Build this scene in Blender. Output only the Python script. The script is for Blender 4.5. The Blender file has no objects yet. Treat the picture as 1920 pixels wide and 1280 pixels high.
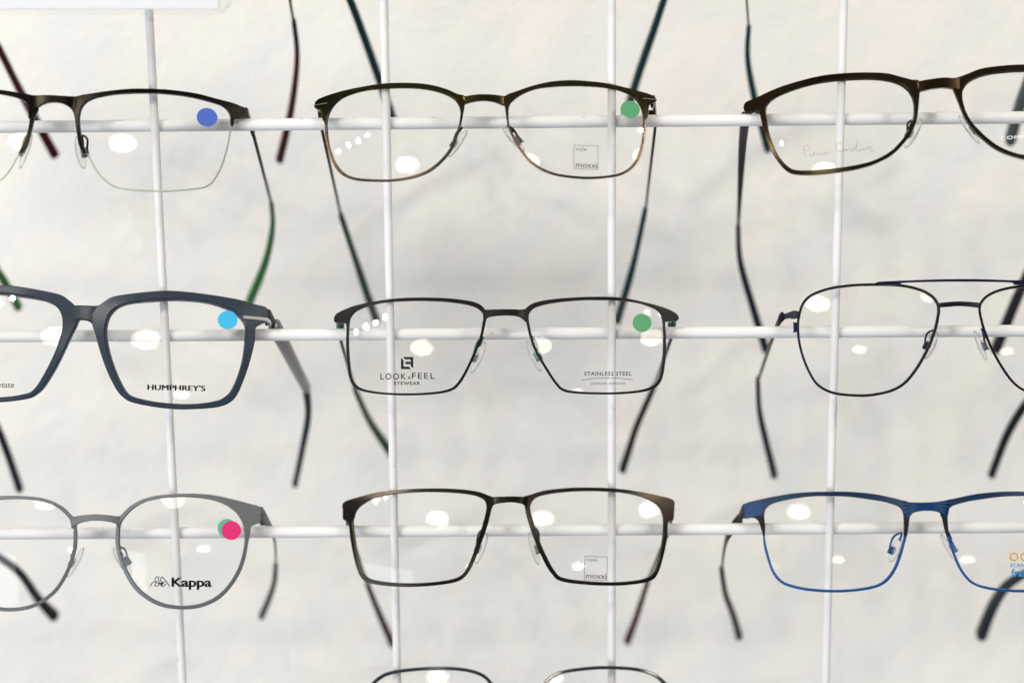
import bpy, bmesh, math, random
from mathutils import Vector, Matrix
random.seed(7)
S = bpy.context.scene
COL = S.collection
rad = math.radians

# ------------------------------------------------------------------ camera
F_PX = 3200.0                      # focal length in pixels of the 1920 px wide photograph
D_CAM = 0.70
PITCH, ROLL = rad(11.0), rad(0.5)
FWD = Vector((0, math.cos(PITCH), -math.sin(PITCH)))
_r0, _u0 = Vector((1, 0, 0)), Vector((0, math.sin(PITCH), math.cos(PITCH)))
RIGHT = _r0 * math.cos(ROLL) - _u0 * math.sin(ROLL)
UP = _u0 * math.cos(ROLL) + _r0 * math.sin(ROLL)
CAM = -FWD * D_CAM
cd = bpy.data.cameras.new('camera')
cd.sensor_width = 36.0
cd.lens = 36.0 * F_PX / 1920.0
cd.clip_start, cd.clip_end = 0.02, 50
cd.dof.use_dof = True
cd.dof.focus_distance = 0.686
cd.dof.aperture_fstop = 4.0
cam = bpy.data.objects.new('camera', cd)
COL.objects.link(cam)
m3 = Matrix((RIGHT, UP, -FWD)).transposed()
cam.matrix_world = Matrix.Translation(CAM) @ m3.to_4x4()
S.camera = cam

# ------------------------------------------------------------------ light
w = bpy.data.worlds.new('World'); S.world = w; w.use_nodes = True
nt = w.node_tree; nt.nodes.clear()
out = nt.nodes.new('ShaderNodeOutputWorld'); bg = nt.nodes.new('ShaderNodeBackground')
tc = nt.nodes.new('ShaderNodeTexCoord'); sep = nt.nodes.new('ShaderNodeSeparateXYZ')
ramp = nt.nodes.new('ShaderNodeValToRGB')
mr = nt.nodes.new('ShaderNodeMapRange'); mr.inputs[1].default_value = -1; mr.inputs[2].default_value = 1
nt.links.new(tc.outputs['Generated'], sep.inputs[0]); nt.links.new(sep.outputs[2], mr.inputs[0])
nt.links.new(mr.outputs[0], ramp.inputs[0])
el = ramp.color_ramp.elements
el[0].position, el[0].color = 0.0, (0.30, 0.30, 0.31, 1)
el[1].position, el[1].color = 1.0, (1.08, 1.0, 0.92, 1)
for p, c in ((0.42, (0.30, 0.32, 0.36, 1)), (0.58, (0.28, 0.29, 0.31, 1)), (0.74, (0.26, 0.26, 0.26, 1)), (0.86, (0.9, 0.88, 0.84, 1))):
    e = el.new(p); e.color = c
nt.links.new(ramp.outputs[0], bg.inputs[0]); nt.links.new(bg.outputs[0], out.inputs[0])
bg.inputs[1].default_value = 0.75

def area(name, loc, size, sizey, radiance, color, target=(0, 0, 0), shape='ELLIPSE'):
    l = bpy.data.lights.new(name, 'AREA'); l.shape = shape
    l.size, l.size_y = size, sizey
    A = size * sizey * (math.pi / 4 if shape == 'ELLIPSE' else 1)
    l.energy = radiance * math.pi * A; l.color = color
    o = bpy.data.objects.new(name, l); COL.objects.link(o); o.location = loc
    d = (Vector(target) - Vector(loc)).normalized()
    o.rotation_euler = d.to_track_quat('-Z', 'Y').to_euler()
    return o

def sph(yaw, elev, dist):
    y, e = rad(yaw), rad(elev)
    return Vector((math.sin(y) * math.cos(e), -math.cos(y) * math.cos(e), math.sin(e))) * dist
LAMP_M = sph(-13, 29, 2.9)
LAMP_N = sph(43, 28, 2.9)
WARM = (1.0, 0.90, 0.74)
area('ceiling_lamp', LAMP_M, 0.52, 0.36, 22, WARM)
area('ceiling_lamp', LAMP_N, 0.52, 0.36, 23, WARM)
area('ceiling_lamp', sph(4, 9, 7), 0.75, 0.42, 20, WARM)
for yw, ev in ((-48, 31), (-44, 34), (-40, 36.5), (-36, 39.5), (46, 38), (52, 35)):
    area('spot_lamp', sph(yw, ev, 2.9), 0.085, 0.085, 400, (1, 0.94, 0.84))
area('window_light', (-2.9, -3.2, -0.5), 3.2, 2.0, 5.2, (0.85, 0.93, 1.0), (0, 0, 0), 'RECTANGLE')

vs = S.view_settings
vs.view_transform = 'Standard'; vs.look = 'None'; vs.exposure = 0.17; vs.gamma = 1; vs.use_curve_mapping = False
S.render.engine = 'CYCLES'
S.cycles.transparent_max_bounces = 48
S.cycles.max_bounces = 12
S.cycles.caustics_reflective = False; S.cycles.caustics_refractive = False

# ------------------------------------------------------------------ materials
def mat(name, color, rough=0.5, metal=0.0, noise=0.0, nscale=300, bump=0.0, coat=0.0, spec=0.5):
    m = bpy.data.materials.new(name); m.use_nodes = True
    t = m.node_tree; b = t.nodes['Principled BSDF']
    b.inputs['Base Color'].default_value = (*color, 1); b.inputs['Roughness'].default_value = rough
    b.inputs['Metallic'].default_value = metal; b.inputs['Coat Weight'].default_value = coat
    b.inputs['Specular IOR Level'].default_value = spec
    if noise or bump:
        g = t.nodes.new('ShaderNodeNewGeometry') if False else t.nodes.new('ShaderNodeTexCoord')
        n = t.nodes.new('ShaderNodeTexNoise'); n.inputs['Scale'].default_value = nscale; n.inputs['Detail'].default_value = 4
        t.links.new(g.outputs['Object'], n.inputs['Vector'])
        if noise:
            mx = t.nodes.new('ShaderNodeMix'); mx.data_type = 'RGBA'
            mx.inputs[6].default_value = (*[c * (1 - noise) for c in color], 1)
            mx.inputs[7].default_value = (*[min(1, c * (1 + noise)) for c in color], 1)
            t.links.new(n.outputs[0], mx.inputs[0]); t.links.new(mx.outputs[2], b.inputs['Base Color'])
            rr = t.nodes.new('ShaderNodeMapRange'); rr.inputs[3].default_value = max(0.03, rough - 0.08); rr.inputs[4].default_value = rough + 0.08
            t.links.new(n.outputs[0], rr.inputs[0]); t.links.new(rr.outputs[0], b.inputs['Roughness'])
        if bump:
            bp = t.nodes.new('ShaderNodeBump'); bp.inputs['Strength'].default_value = bump; bp.inputs['Distance'].default_value = 0.0002
            t.links.new(n.outputs[0], bp.inputs['Height']); t.links.new(bp.outputs[0], b.inputs['Normal'])
    return m

def lens_mat():
    m = bpy.data.materials.new('demo_lens'); m.use_nodes = True
    t = m.node_tree; t.nodes.clear()
    o = t.nodes.new('ShaderNodeOutputMaterial'); mx = t.nodes.new('ShaderNodeMixShader')
    f = t.nodes.new('ShaderNodeFresnel'); f.inputs[0].default_value = 1.25      # anti-reflection coated
    tr = t.nodes.new('ShaderNodeBsdfTransparent'); tr.inputs[0].default_value = (0.998, 0.999, 0.998, 1)
    g = t.nodes.new('ShaderNodeBsdfGlossy'); g.inputs['Roughness'].default_value = 0.0
    t.links.new(f.outputs[0], mx.inputs[0]); t.links.new(tr.outputs[0], mx.inputs[1]); t.links.new(g.outputs[0], mx.inputs[2])
    t.links.new(mx.outputs[0], o.inputs[0])
    return m

def clear_mat(name, color, body, rough=0.08):
    """clear plastic: mostly see-through, a little milky body, glossy skin"""
    m = bpy.data.materials.new(name); m.use_nodes = True
    t = m.node_tree; t.nodes.clear()
    o = t.nodes.new('ShaderNodeOutputMaterial'); mx = t.nodes.new('ShaderNodeMixShader'); m2 = t.nodes.new('ShaderNodeMixShader')
    lw = t.nodes.new('ShaderNodeLayerWeight'); lw.inputs[0].default_value = 0.35
    mrn = t.nodes.new('ShaderNodeMapRange'); mrn.inputs[3].default_value = body; mrn.inputs[4].default_value = min(1, body + 0.22)
    f = t.nodes.new('ShaderNodeFresnel'); f.inputs[0].default_value = 1.15
    tr = t.nodes.new('ShaderNodeBsdfTransparent'); tr.inputs[0].default_value = (0.985, 0.99, 0.99, 1)
    df = t.nodes.new('ShaderNodeBsdfDiffuse'); df.inputs[0].default_value = (*color, 1)
    g = t.nodes.new('ShaderNodeBsdfGlossy'); g.inputs['Roughness'].default_value = rough
    t.links.new(lw.outputs['Facing'], mrn.inputs[0]); t.links.new(mrn.outputs[0], m2.inputs[0])
    t.links.new(tr.outputs[0], m2.inputs[1]); t.links.new(df.outputs[0], m2.inputs[2])
    t.links.new(f.outputs[0], mx.inputs[0]); t.links.new(m2.outputs[0], mx.inputs[1]); t.links.new(g.outputs[0], mx.inputs[2])
    t.links.new(mx.outputs[0], o.inputs[0])
    return m

def acetate_mat():
    m = mat('blue_grey_acetate', (0.027, 0.040, 0.061), 0.25, 0, 0.10, 120, spec=0.22)
    t = m.node_tree; b = t.nodes['Principled BSDF']; o = t.nodes['Material Output']
    tr = t.nodes.new('ShaderNodeBsdfTransparent'); tr.inputs[0].default_value = (0.30, 0.36, 0.46, 1)
    mx = t.nodes.new('ShaderNodeMixShader'); mx.inputs[0].default_value = 0.22
    t.links.new(b.outputs[0], mx.inputs[1]); t.links.new(tr.outputs[0], mx.inputs[2]); t.links.new(mx.outputs[0], o.inputs[0])
    return m

M = dict(
    lens=lens_mat(), pad=clear_mat('clear_silicone', (0.95, 0.95, 0.95), 0.10),
    acrylic=clear_mat('clear_acrylic', (0.85, 0.87, 0.87), 0.03),
    bronze=mat('dark_bronze_metal', (0.0065, 0.0048, 0.0028), 0.24, 0.75, 0.08, 900, 0.05, spec=0.2),
    olive=mat('olive_black_metal', (0.022, 0.0160, 0.0055), 0.22, 0.85, 0.07, 900, 0.05, spec=0.2),
    copper=mat('copper_brown_metal', (0.085, 0.053, 0.037), 0.27, 0.85, 0.1, 900),
    blackbronze=mat('black_bronze_metal', (0.017, 0.0105, 0.004), 0.20, 0.85, 0.07, 900, 0.05, spec=0.2),
    satin_black=mat('satin_black_metal', (0.007, 0.006, 0.0055), 0.36, 0.2, 0.2, 900, 0.06, spec=0.14),
    gunmetal=mat('gunmetal', (0.020, 0.0160, 0.0120), 0.23, 0.85, 0.12, 900, 0.04, spec=0.2),
    grey=mat('matte_grey_metal', (0.125, 0.135, 0.142), 0.45, 0.45, 0.10, 900, 0.05, spec=0.25),
    navy=mat('navy_metal', (0.013, 0.015, 0.040), 0.33, 0.5, 0.15, 900, spec=0.2),
    navyblack=mat('black_navy_metal', (0.008, 0.007, 0.010), 0.30, 0.4, 0.15, 900, spec=0.15),
    blue=mat('blue_lacquered_metal', (0.0008, 0.066, 0.25), 0.34, 0.2, spec=0.25),
    darkblue=mat('dark_blue_ridged_metal', (0.0008, 0.017, 0.055), 0.36, 0.2, spec=0.22),
    darkgrey=mat('dark_grey_metal', (0.012, 0.012, 0.012), 0.38, 0.4, 0.1, 900, spec=0.15),
    gloss=mat('glossy_black_lacquer', (0.007, 0.008, 0.013), 0.12, 0.0, coat=0.3),
    silver=mat('silver_metal', (0.26, 0.27, 0.28), 0.5, 1.0, 0.08, 900),
    acetate=acetate_mat(),
    teal=mat('teal_lacquer', (0.010, 0.085, 0.085), 0.3, 0.4),
    black=mat('black_plastic', (0.010, 0.010, 0.012), 0.42, spec=0.1),
    blueblack=mat('blue_black_plastic', (0.007, 0.012, 0.022), 0.42, spec=0.1),
    tealblack=mat('teal_black_plastic', (0.006, 0.026, 0.030), 0.42, spec=0.1),
    tealplastic=mat('teal_plastic', (0.004, 0.032, 0.034), 0.4, spec=0.15),
    red=mat('dark_red_plastic', (0.045, 0.002, 0.006), 0.4, spec=0.15),
    green=mat('green_plastic', (0.018, 0.12, 0.02), 0.4, spec=0.2),
    darkgreen=mat('dark_green_plastic', (0.010, 0.035, 0.016), 0.35),
    greygreen=mat('grey_green_plastic', (0.04, 0.056, 0.05), 0.4, spec=0.2),
    steel=mat('brushed_grey_steel', (0.20, 0.20, 0.20), 0.35, 0.7, 0.1, 900),
    thread=mat('pale_nylon_thread', (0.52, 0.60, 0.48), 0.4),
    st_blue=mat('royal_blue_paper', (0.045, 0.105, 0.48), 0.6, 0, 0.07, 1500),
    st_cyan=mat('sky_blue_paper', (0.02, 0.42, 0.72), 0.6, 0, 0.07, 1500),
    st_green=mat('green_paper', (0.062, 0.29, 0.125), 0.6, 0, 0.07, 1500),
    st_green2=mat('mint_green_paper', (0.075, 0.37, 0.22), 0.6, 0, 0.07, 1500),
    st_pink=mat('pink_paper', (0.62, 0.004, 0.135), 0.6, 0, 0.07, 1500),
    ink=mat('black_ink', (0.004, 0.004, 0.004), 0.6, spec=0.1),
    ink2=mat('dark_grey_ink', (0.014, 0.013, 0.013), 0.6, spec=0.1),
    inkg=mat('grey_ink', (0.12, 0.10, 0.10), 0.6, spec=0.2),
    inkp=mat('pale_grey_ink', (0.33, 0.31, 0.30), 0.6, spec=0.2),
    inkw=mat('white_ink', (0.86, 0.86, 0.86), 0.6),
    inkb=mat('blue_ink', (0.012, 0.22, 0.55), 0.5),
    inky=mat('ochre_ink', (0.52, 0.28, 0.015), 0.5),
    inkt=mat('ink_reflection_tint', (0.012, 0.05, 0.075), 0.5, spec=0.2),  # dark ink with a bluish lens reflection painted into its colour
    paper=mat('white_card', (0.86, 0.87, 0.90), 0.7),
)

def rod_mat():
    m = mat('white_coated_wire', (0.765, 0.765, 0.775), 0.45, 0, spec=0.3)
    t = m.node_tree; b = t.nodes['Principled BSDF']
    g = t.nodes.new('ShaderNodeTexCoord')
    n = t.nodes.new('ShaderNodeTexNoise'); n.inputs['Scale'].default_value = 420; n.inputs['Detail'].default_value = 5
    r = t.nodes.new('ShaderNodeValToRGB'); r.color_ramp.elements[0].position = 0.69; r.color_ramp.elements[1].position = 0.77
    r.color_ramp.elements[0].color = (0.765, 0.765, 0.775, 1); r.color_ramp.elements[1].color = (0.38, 0.38, 0.40, 1)
    n2 = t.nodes.new('ShaderNodeTexNoise'); n2.inputs['Scale'].default_value = 60
    mx = t.nodes.new('ShaderNodeMix'); mx.data_type = 'RGBA'; mx.blend_type = 'MULTIPLY'; mx.inputs[0].default_value = 1
    r2 = t.nodes.new('ShaderNodeValToRGB'); r2.color_ramp.elements[0].color = (0.92, 0.91, 0.90, 1); r2.color_ramp.elements[1].color = (1, 1, 1, 1)
    t.links.new(g.outputs['Object'], n.inputs[0]); t.links.new(g.outputs['Object'], n2.inputs[0])
    t.links.new(n.outputs[0], r.inputs[0]); t.links.new(n2.outputs[0], r2.inputs[0])
    t.links.new(r.outputs[0], mx.inputs[6]); t.links.new(r2.outputs[0], mx.inputs[7]); t.links.new(mx.outputs[2], b.inputs['Base Color'])
    return m
M['rod'] = rod_mat()

def wall_mat():
    m = mat('off_white_plaster', (0.73, 0.72, 0.705), 0.85)
    t = m.node_tree; b = t.nodes['Principled BSDF']
    g = t.nodes.new('ShaderNodeTexCoord')
    mp = t.nodes.new('ShaderNodeCombineXYZ')                 # slanting direction of the shadow streaks painted into the wall colour
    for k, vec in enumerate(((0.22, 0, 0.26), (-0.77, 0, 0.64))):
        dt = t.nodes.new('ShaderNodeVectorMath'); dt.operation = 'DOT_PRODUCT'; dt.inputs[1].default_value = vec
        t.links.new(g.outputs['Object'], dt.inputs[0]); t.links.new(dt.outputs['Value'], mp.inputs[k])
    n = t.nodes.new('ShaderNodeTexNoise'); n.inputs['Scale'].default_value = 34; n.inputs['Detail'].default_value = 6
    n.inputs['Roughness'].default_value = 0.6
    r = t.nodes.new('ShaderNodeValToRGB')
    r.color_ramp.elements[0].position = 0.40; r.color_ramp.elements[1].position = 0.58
    r.color_ramp.elements[0].color = (0.712, 0.709, 0.698, 1); r.color_ramp.elements[1].color = (0.772, 0.742, 0.694, 1)  # bluish tone paints the soft shadow streaks, warm tone is the plaster
    f = t.nodes.new('ShaderNodeTexNoise'); f.inputs['Scale'].default_value = 420; f.inputs['Detail'].default_value = 3
    f2 = t.nodes.new('ShaderNodeTexNoise'); f2.inputs['Scale'].default_value = 130; f2.inputs['Detail'].default_value = 3
    ad = t.nodes.new('ShaderNodeMath'); ad.operation = 'ADD'
    bp = t.nodes.new('ShaderNodeBump'); bp.inputs['Strength'].default_value = 0.4; bp.inputs['Distance'].default_value = 0.002
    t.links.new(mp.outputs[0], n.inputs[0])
    t.links.new(g.outputs['Object'], f.inputs[0]); t.links.new(g.outputs['Object'], f2.inputs[0])
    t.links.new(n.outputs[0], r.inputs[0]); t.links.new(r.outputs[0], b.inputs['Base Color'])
    t.links.new(f.outputs[0], ad.inputs[0]); t.links.new(f2.outputs[0], ad.inputs[1])
    t.links.new(ad.outputs[0], bp.inputs['Height']); t.links.new(bp.outputs[0], b.inputs['Normal'])
    return m
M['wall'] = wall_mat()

# ------------------------------------------------------------------ helpers
def ray(px, py):
    return (RIGHT * ((px - 960) / F_PX) + UP * (-(py - 640) / F_PX) + FWD).normalized()
def at(px, py, y):
    d = ray(px, py); return CAM + d * ((y - CAM.y) / d.y)

def thing(name, label, cat, loc, group=None):
    o = bpy.data.objects.new(name, None); COL.objects.link(o); o.location = loc
    o.empty_display_size = 0.01
    o['label'] = label; o['category'] = cat
    if group: o['group'] = group
    return o

def obj(name, bm, mats, parent=None, origin=None, sharp=30, smooth=True, recalc=True):
    """links bm (world coordinates) as ONE mesh object; origin = world origin of the thing"""
    if recalc: bmesh.ops.recalc_face_normals(bm, faces=bm.faces)
    me = bpy.data.meshes.new(name)
    if origin is not None: bmesh.ops.translate(bm, verts=bm.verts, vec=-origin)
    for f in bm.faces: f.smooth = smooth
    bm.to_mesh(me); bm.free()
    if smooth and sharp: me.set_sharp_from_angle(angle=rad(sharp))
    for m in (mats if isinstance(mats, (list, tuple)) else [mats]): me.materials.append(m)
    o = bpy.data.objects.new(name, me); COL.objects.link(o)
    if parent: o.parent = parent
    return o

def catmull(pts, n, closed):
    """pts: list of tuples (any dimension), n samples per span"""
    P = [tuple(p) for p in pts]; L = len(P); res = []
    spans = L if closed else L - 1
    for i in range(spans):
        if closed: a, b, c, d = P[(i - 1) % L], P[i], P[(i + 1) % L], P[(i + 2) % L]
        else: a, b, c, d = P[max(i - 1, 0)], P[i], P[i + 1], P[min(i + 2, L - 1)]
        for k in range(n):
            t = k / n; t2, t3 = t * t, t * t * t
            res.append(tuple(0.5 * (2 * b[j] + (c[j] - a[j]) * t + (2 * a[j] - 5 * b[j] + 4 * c[j] - d[j]) * t2
                                    + (3 * b[j] - a[j] - 3 * c[j] + d[j]) * t3) for j in range(len(a))))
    if not closed: res.append(P[-1])
    return res

def add_rings(bm, rings, closed, mat_of=None, cap=True):
    V = [[bm.verts.new(p) for p in r] for r in rings]
    n = len(V[0]); L = len(V)
    for i in range(L if closed else L - 1):
        a, b = V[i], V[(i + 1) % L]
        for k in range(n):
            f = bm.faces.new((a[k], a[(k + 1) % n], b[(k + 1) % n], b[k]))
            if mat_of: f.material_index = mat_of(i, k)
    if cap and not closed:
        for i, r in ((0, V[0]), (L - 1, V[-1])):
            f = bm.faces.new(r)
            if mat_of: f.material_index = mat_of(min(i, L - 2), 0)
    return V

def add_band(bm, I, O, N, tf, tb, b, closed, mat_of=None, groove=0):
    rings = []
    for p, q, n in zip(I, O, N):
        e = (q - p); wd = e.length
        e = e / wd if wd > 1e-9 else e
        bb = min(b, wd * 0.3)
        rings.append([p + n * (tf - bb), p + e * bb + n * tf, q - e * bb + n * tf, q + n * (tf - bb),
                      q - n * (tb - bb), q - e * bb - n * tb, p + e * bb - n * tb, p - n * (tb - bb)])
    add_rings(bm, rings, closed, mat_of)

def add_tube(bm, pts, ra, rb=None, up=Vector((0, 0, 1)), nseg=12, power=2.0, mat_of=None, smooth=6):
    """pts 3D, ra lateral radius list/number, rb vertical radius list/number"""
    if rb is None: rb = ra
    L = len(pts)
    ra = ra if isinstance(ra, (list, tuple)) else [ra] * L
    rb = rb if isinstance(rb, (list, tuple)) else [rb] * L
    q = [(*p, a, b) for p, a, b in zip(pts, ra, rb)]
    if smooth and L > 2: q = catmull(q, smooth, False)
    rings = []
    for i, s in enumerate(q):
        p = Vector(s[:3]); a = Vector(q[max(i - 1, 0)][:3]); c = Vector(q[min(i + 1, len(q) - 1)][:3])
        t = (c - a).normalized()
        side = t.cross(up).normalized(); u2 = side.cross(t).normalized()
        ring = []
        for k in range(nseg):
            th = 2 * math.pi * k / nseg; cx, sy = math.cos(th), math.sin(th)
            ex = 2.0 / power
            ring.append(p + side * (math.copysign(abs(cx) ** ex, cx) * s[3]) + u2 * (math.copysign(abs(sy) ** ex, sy) * s[4]))
        rings.append(ring)
    # rounded ends
    def endcap(r, t, sgn):
        c = sum(r, Vector()) / len(r); m = min((v - c).length for v in r)
        return [[c + (v - c) * f + t * (sgn * m * h) for v in r] for f, h in ((0.86, 0.5), (0.5, 0.85), (0.12, 1.0))]
    t0 = (Vector(q[1][:3]) - Vector(q[0][:3])).normalized(); t1 = (Vector(q[-1][:3]) - Vector(q[-2][:3])).normalized()
    rings = list(reversed(endcap(rings[0], t0, -1))) + rings + endcap(rings[-1], t1, 1)
    add_rings(bm, rings, False, mat_of)

def add_box(bm, c, ax, ay, az, b=0.0002):
    """box centred at c with half-axis vectors, chamfered"""
    r = bmesh.ops.create_cube(bm, size=2.0)
    mtx = Matrix((ax, ay, az)).transposed()
    for v in r['verts']: v.co = c + mtx @ v.co
    es = list({e for v in r['verts'] for e in v.link_edges})
    bmesh.ops.bevel(bm, geom=es, offset=b, segments=2, affect='EDGES', profile=0.5)

def add_ellipsoid(bm, c, ax, ay, az, seg=20, ring=12):
    r = bmesh.ops.create_uvsphere(bm, u_segments=seg, v_segments=ring, radius=1.0)
    mtx = Matrix((ax, ay, az)).transposed()
    for v in r['verts']: v.co = c + mtx @ v.co

class Ball:
    """the base curve of one lens: a sphere; rims, lenses, stickers and prints all lie on it"""
    def __init__(s, C, R): s.C, s.R = C, R
    def hit(s, px, py, off=0.0):
        d = ray(px, py); oc = CAM - s.C; b = oc.dot(d); c = oc.length_squared - (s.R) ** 2
        disc = b * b - c
        t = -b - math.sqrt(max(disc, 0))
        p = CAM + d * t
        return p + s.n(p) * off
    def n(s, p): return (p - s.C).normalized()

def fit_ball(c, yc, R, q=None, lamp=None, yaw=0, elev=20):
    P = at(c[0], c[1], yc)
    if q is None:
        y, e = rad(yaw), rad(elev)
        n = Vector((math.sin(y) * math.cos(e), -math.cos(y) * math.cos(e), math.sin(e)))
        return Ball(P - n * R, R)
    yq = yc
    for _ in range(30):
        Q = at(q[0], q[1], yq)
        n = ((CAM - Q).normalized() + (lamp - Q).normalized()).normalized()
        B = Ball(Q - n * R, R)
        yq += yc - B.hit(*c).y
    return B

# zoom windows of the photograph used for tracing: origin and scale
ZW = dict(Z1=(0, 150, 5.8167), Z2=(240, 150, 5.8167), Z3=(580, 140, 5.8167), Z4=(930, 130, 5.8187), Z5=(1380, 110, 5.566),
          Z6=(1620, 110, 5.567), Z7=(0, 530, 5.12), Z8=(200, 530, 4.8), ZA=(600, 480, 3.5556), ZB=(940, 480, 3.5556),
          Z9=(1460, 510, 5.12), Z10=(1640, 510, 5.12), Z11=(0, 900, 4.74), Z12=(200, 900, 4.7417),
          ZC=(600, 860, 3.0475), ZD=(920, 860, 3.0475), Z13=(1330, 900, 5.189), Z14=(1640, 900, 5.564), Z15=(660, 1180, 3.097), S=(0, 0, 1))
def zp(z, x, y):
    a, b, s = ZW[z]; return (a + x / s, b + y / s)
def pairs(*chunks):
    """('Z3', [(ix,iy,ox,oy), ...]), ... -> list of (ix,iy,ox,oy) in photograph pixels"""
    r = []
    for z, l in chunks:
        for t in l: r.append(zp(z, t[0], t[1]) + zp(z, t[2], t[3]))
    return r
def pts(z, l): return [zp(z, *t) for t in l]
def ring_pairs(c, width):
    """a wire rim traced along its middle"""
    s = catmull(c, 1, True); L = len(s); r = []
    cx = sum(p[0] for p in s) / L; cy = sum(p[1] for p in s) / L
    for i in range(L):
        a, b = s[i - 1], s[(i + 1) % L]
        tx, ty = b[0] - a[0], b[1] - a[1]; l = math.hypot(tx, ty); nx, ny = -ty / l, tx / l
        if nx * (s[i][0] - cx) + ny * (s[i][1] - cy) < 0: nx, ny = -nx, -ny
        h = width / 2
        r.append((s[i][0] - nx * h, s[i][1] - ny * h, s[i][0] + nx * h, s[i][1] + ny * h))
    return r

def text_mesh(body, bold=0.0, spacing=1.0, shear=0.0):
    cu = bpy.data.curves.new('t', 'FONT'); cu.body = body; cu.offset = bold; cu.space_character = spacing; cu.shear = shear
    cu.resolution_u = 4; cu.fill_mode = 'FRONT'
    o = bpy.data.objects.new('t', cu); COL.objects.link(o)
    bpy.context.view_layer.update()
    dg = bpy.context.evaluated_depsgraph_get()
    me = o.evaluated_get(dg).to_mesh()
    V = [tuple(v.co)[:2] for v in me.vertices]; Fc = [tuple(p.vertices) for p in me.polygons]
    o.evaluated_get(dg).to_mesh_clear()
    bpy.data.objects.remove(o); bpy.data.curves.remove(cu)
    return V, Fc

def add_text(bm, place, body, x0, x1, base, cap, bold=0.0, spacing=1.0, shear=0.0, rot=0.0, ref='H', mi=0, dup=(0,)):
    V, Fc = text_mesh(body, bold, spacing, shear)
    a = min(v[0] for v in V); b = max(v[0] for v in V)
    h = 0.729 if ref == 'H' else 0.547
    sx = (x1 - x0) / (b - a); sy = cap / h
    cr, sr = math.cos(rad(rot)), math.sin(rad(rot))
    for di, dx in enumerate(dup):                            # a heavy face: the same ink laid down again, a hair aside
        vs_ = []
        for x, y in V:
            X, Y = (x - a) * sx, -y * sy
            vs_.append(bm.verts.new(place(x0 + dx + X * cr - Y * sr, base + X * sr + Y * cr, di * 0.000012)))
        for f in Fc:
            try:
                k = bm.faces.new([vs_[i] for i in f]); k.material_index = mi
            except ValueError: pass

def add_stroke(bm, place, p, width, closed=False, mi=0, n=4):
    s = catmull(p, n, closed) if n > 1 else [tuple(t) for t in p]
    L = len(s); rows = []
    for i in range(L):
        if closed: a, b = s[i - 1], s[(i + 1) % L]
        else: a, b = s[max(i - 1, 0)], s[min(i + 1, L - 1)]
        tx, ty = b[0] - a[0], b[1] - a[1]; l = math.hypot(tx, ty) or 1
        nx, ny = -ty / l * width / 2, tx / l * width / 2
        rows.append((bm.verts.new(place(s[i][0] + nx, s[i][1] + ny)), bm.verts.new(place(s[i][0] - nx, s[i][1] - ny))))
    for i in range(L if closed else L - 1):
        a, b = rows[i], rows[(i + 1) % L]
        f = bm.faces.new((a[0], a[1], b[1], b[0])); f.material_index = mi

def add_poly(bm, place, p, mi=0):
    f = bm.faces.new([bm.verts.new(place(*t)) for t in p]); f.material_index = mi

# ------------------------------------------------------------------ the setting: wall and wire grid
bm = bmesh.new()
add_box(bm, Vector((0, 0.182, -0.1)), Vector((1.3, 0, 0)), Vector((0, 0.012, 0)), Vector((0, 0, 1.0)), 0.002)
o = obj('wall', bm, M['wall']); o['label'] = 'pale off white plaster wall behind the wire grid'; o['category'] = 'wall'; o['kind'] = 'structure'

YW = -0.0034
GRID = thing('wire_display_grid', 'white coated wire grid carrying all the eyeglasses in front of the wall', 'display grid', (0, 0, -0.2))
for (xa, ya, xb, yb) in ((280, 30, 343, 1280), (720, 0, 745, 1280), (1147, 0, 1147, 1280), (1582, 0, 1548, 1280)):
    a, b = at(xa, ya, YW), at(xb, yb, YW)
    d = (b - a).normalized(); a = a - d * 0.09; b = b + d * 0.06
    bm = bmesh.new(); add_tube(bm, [a, (a + b) / 2, b], 0.0017, up=Vector((0, 1, 0)), nseg=16, smooth=1)
    obj('upright_wire', bm, M['rod'], GRID, GRID.location, sharp=50)
BARS = []
for (ya, yb) in ((-152, -172), (238.5, 220.5), (630.5, 620), (1000, 987.5), (1346, 1338)):
    a, b = at(0, ya, 0.0), at(1920, yb, 0.0)
    d = (b - a).normalized(); a = a - d * 0.10; b = b + d * 0.10
    bm = bmesh.new(); add_tube(bm, [a, (a + b) / 2, b], 0.00245, nseg=20, smooth=1)
    obj('cross_bar', bm, M['rod'], GRID, GRID.location, sharp=50)

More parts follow.
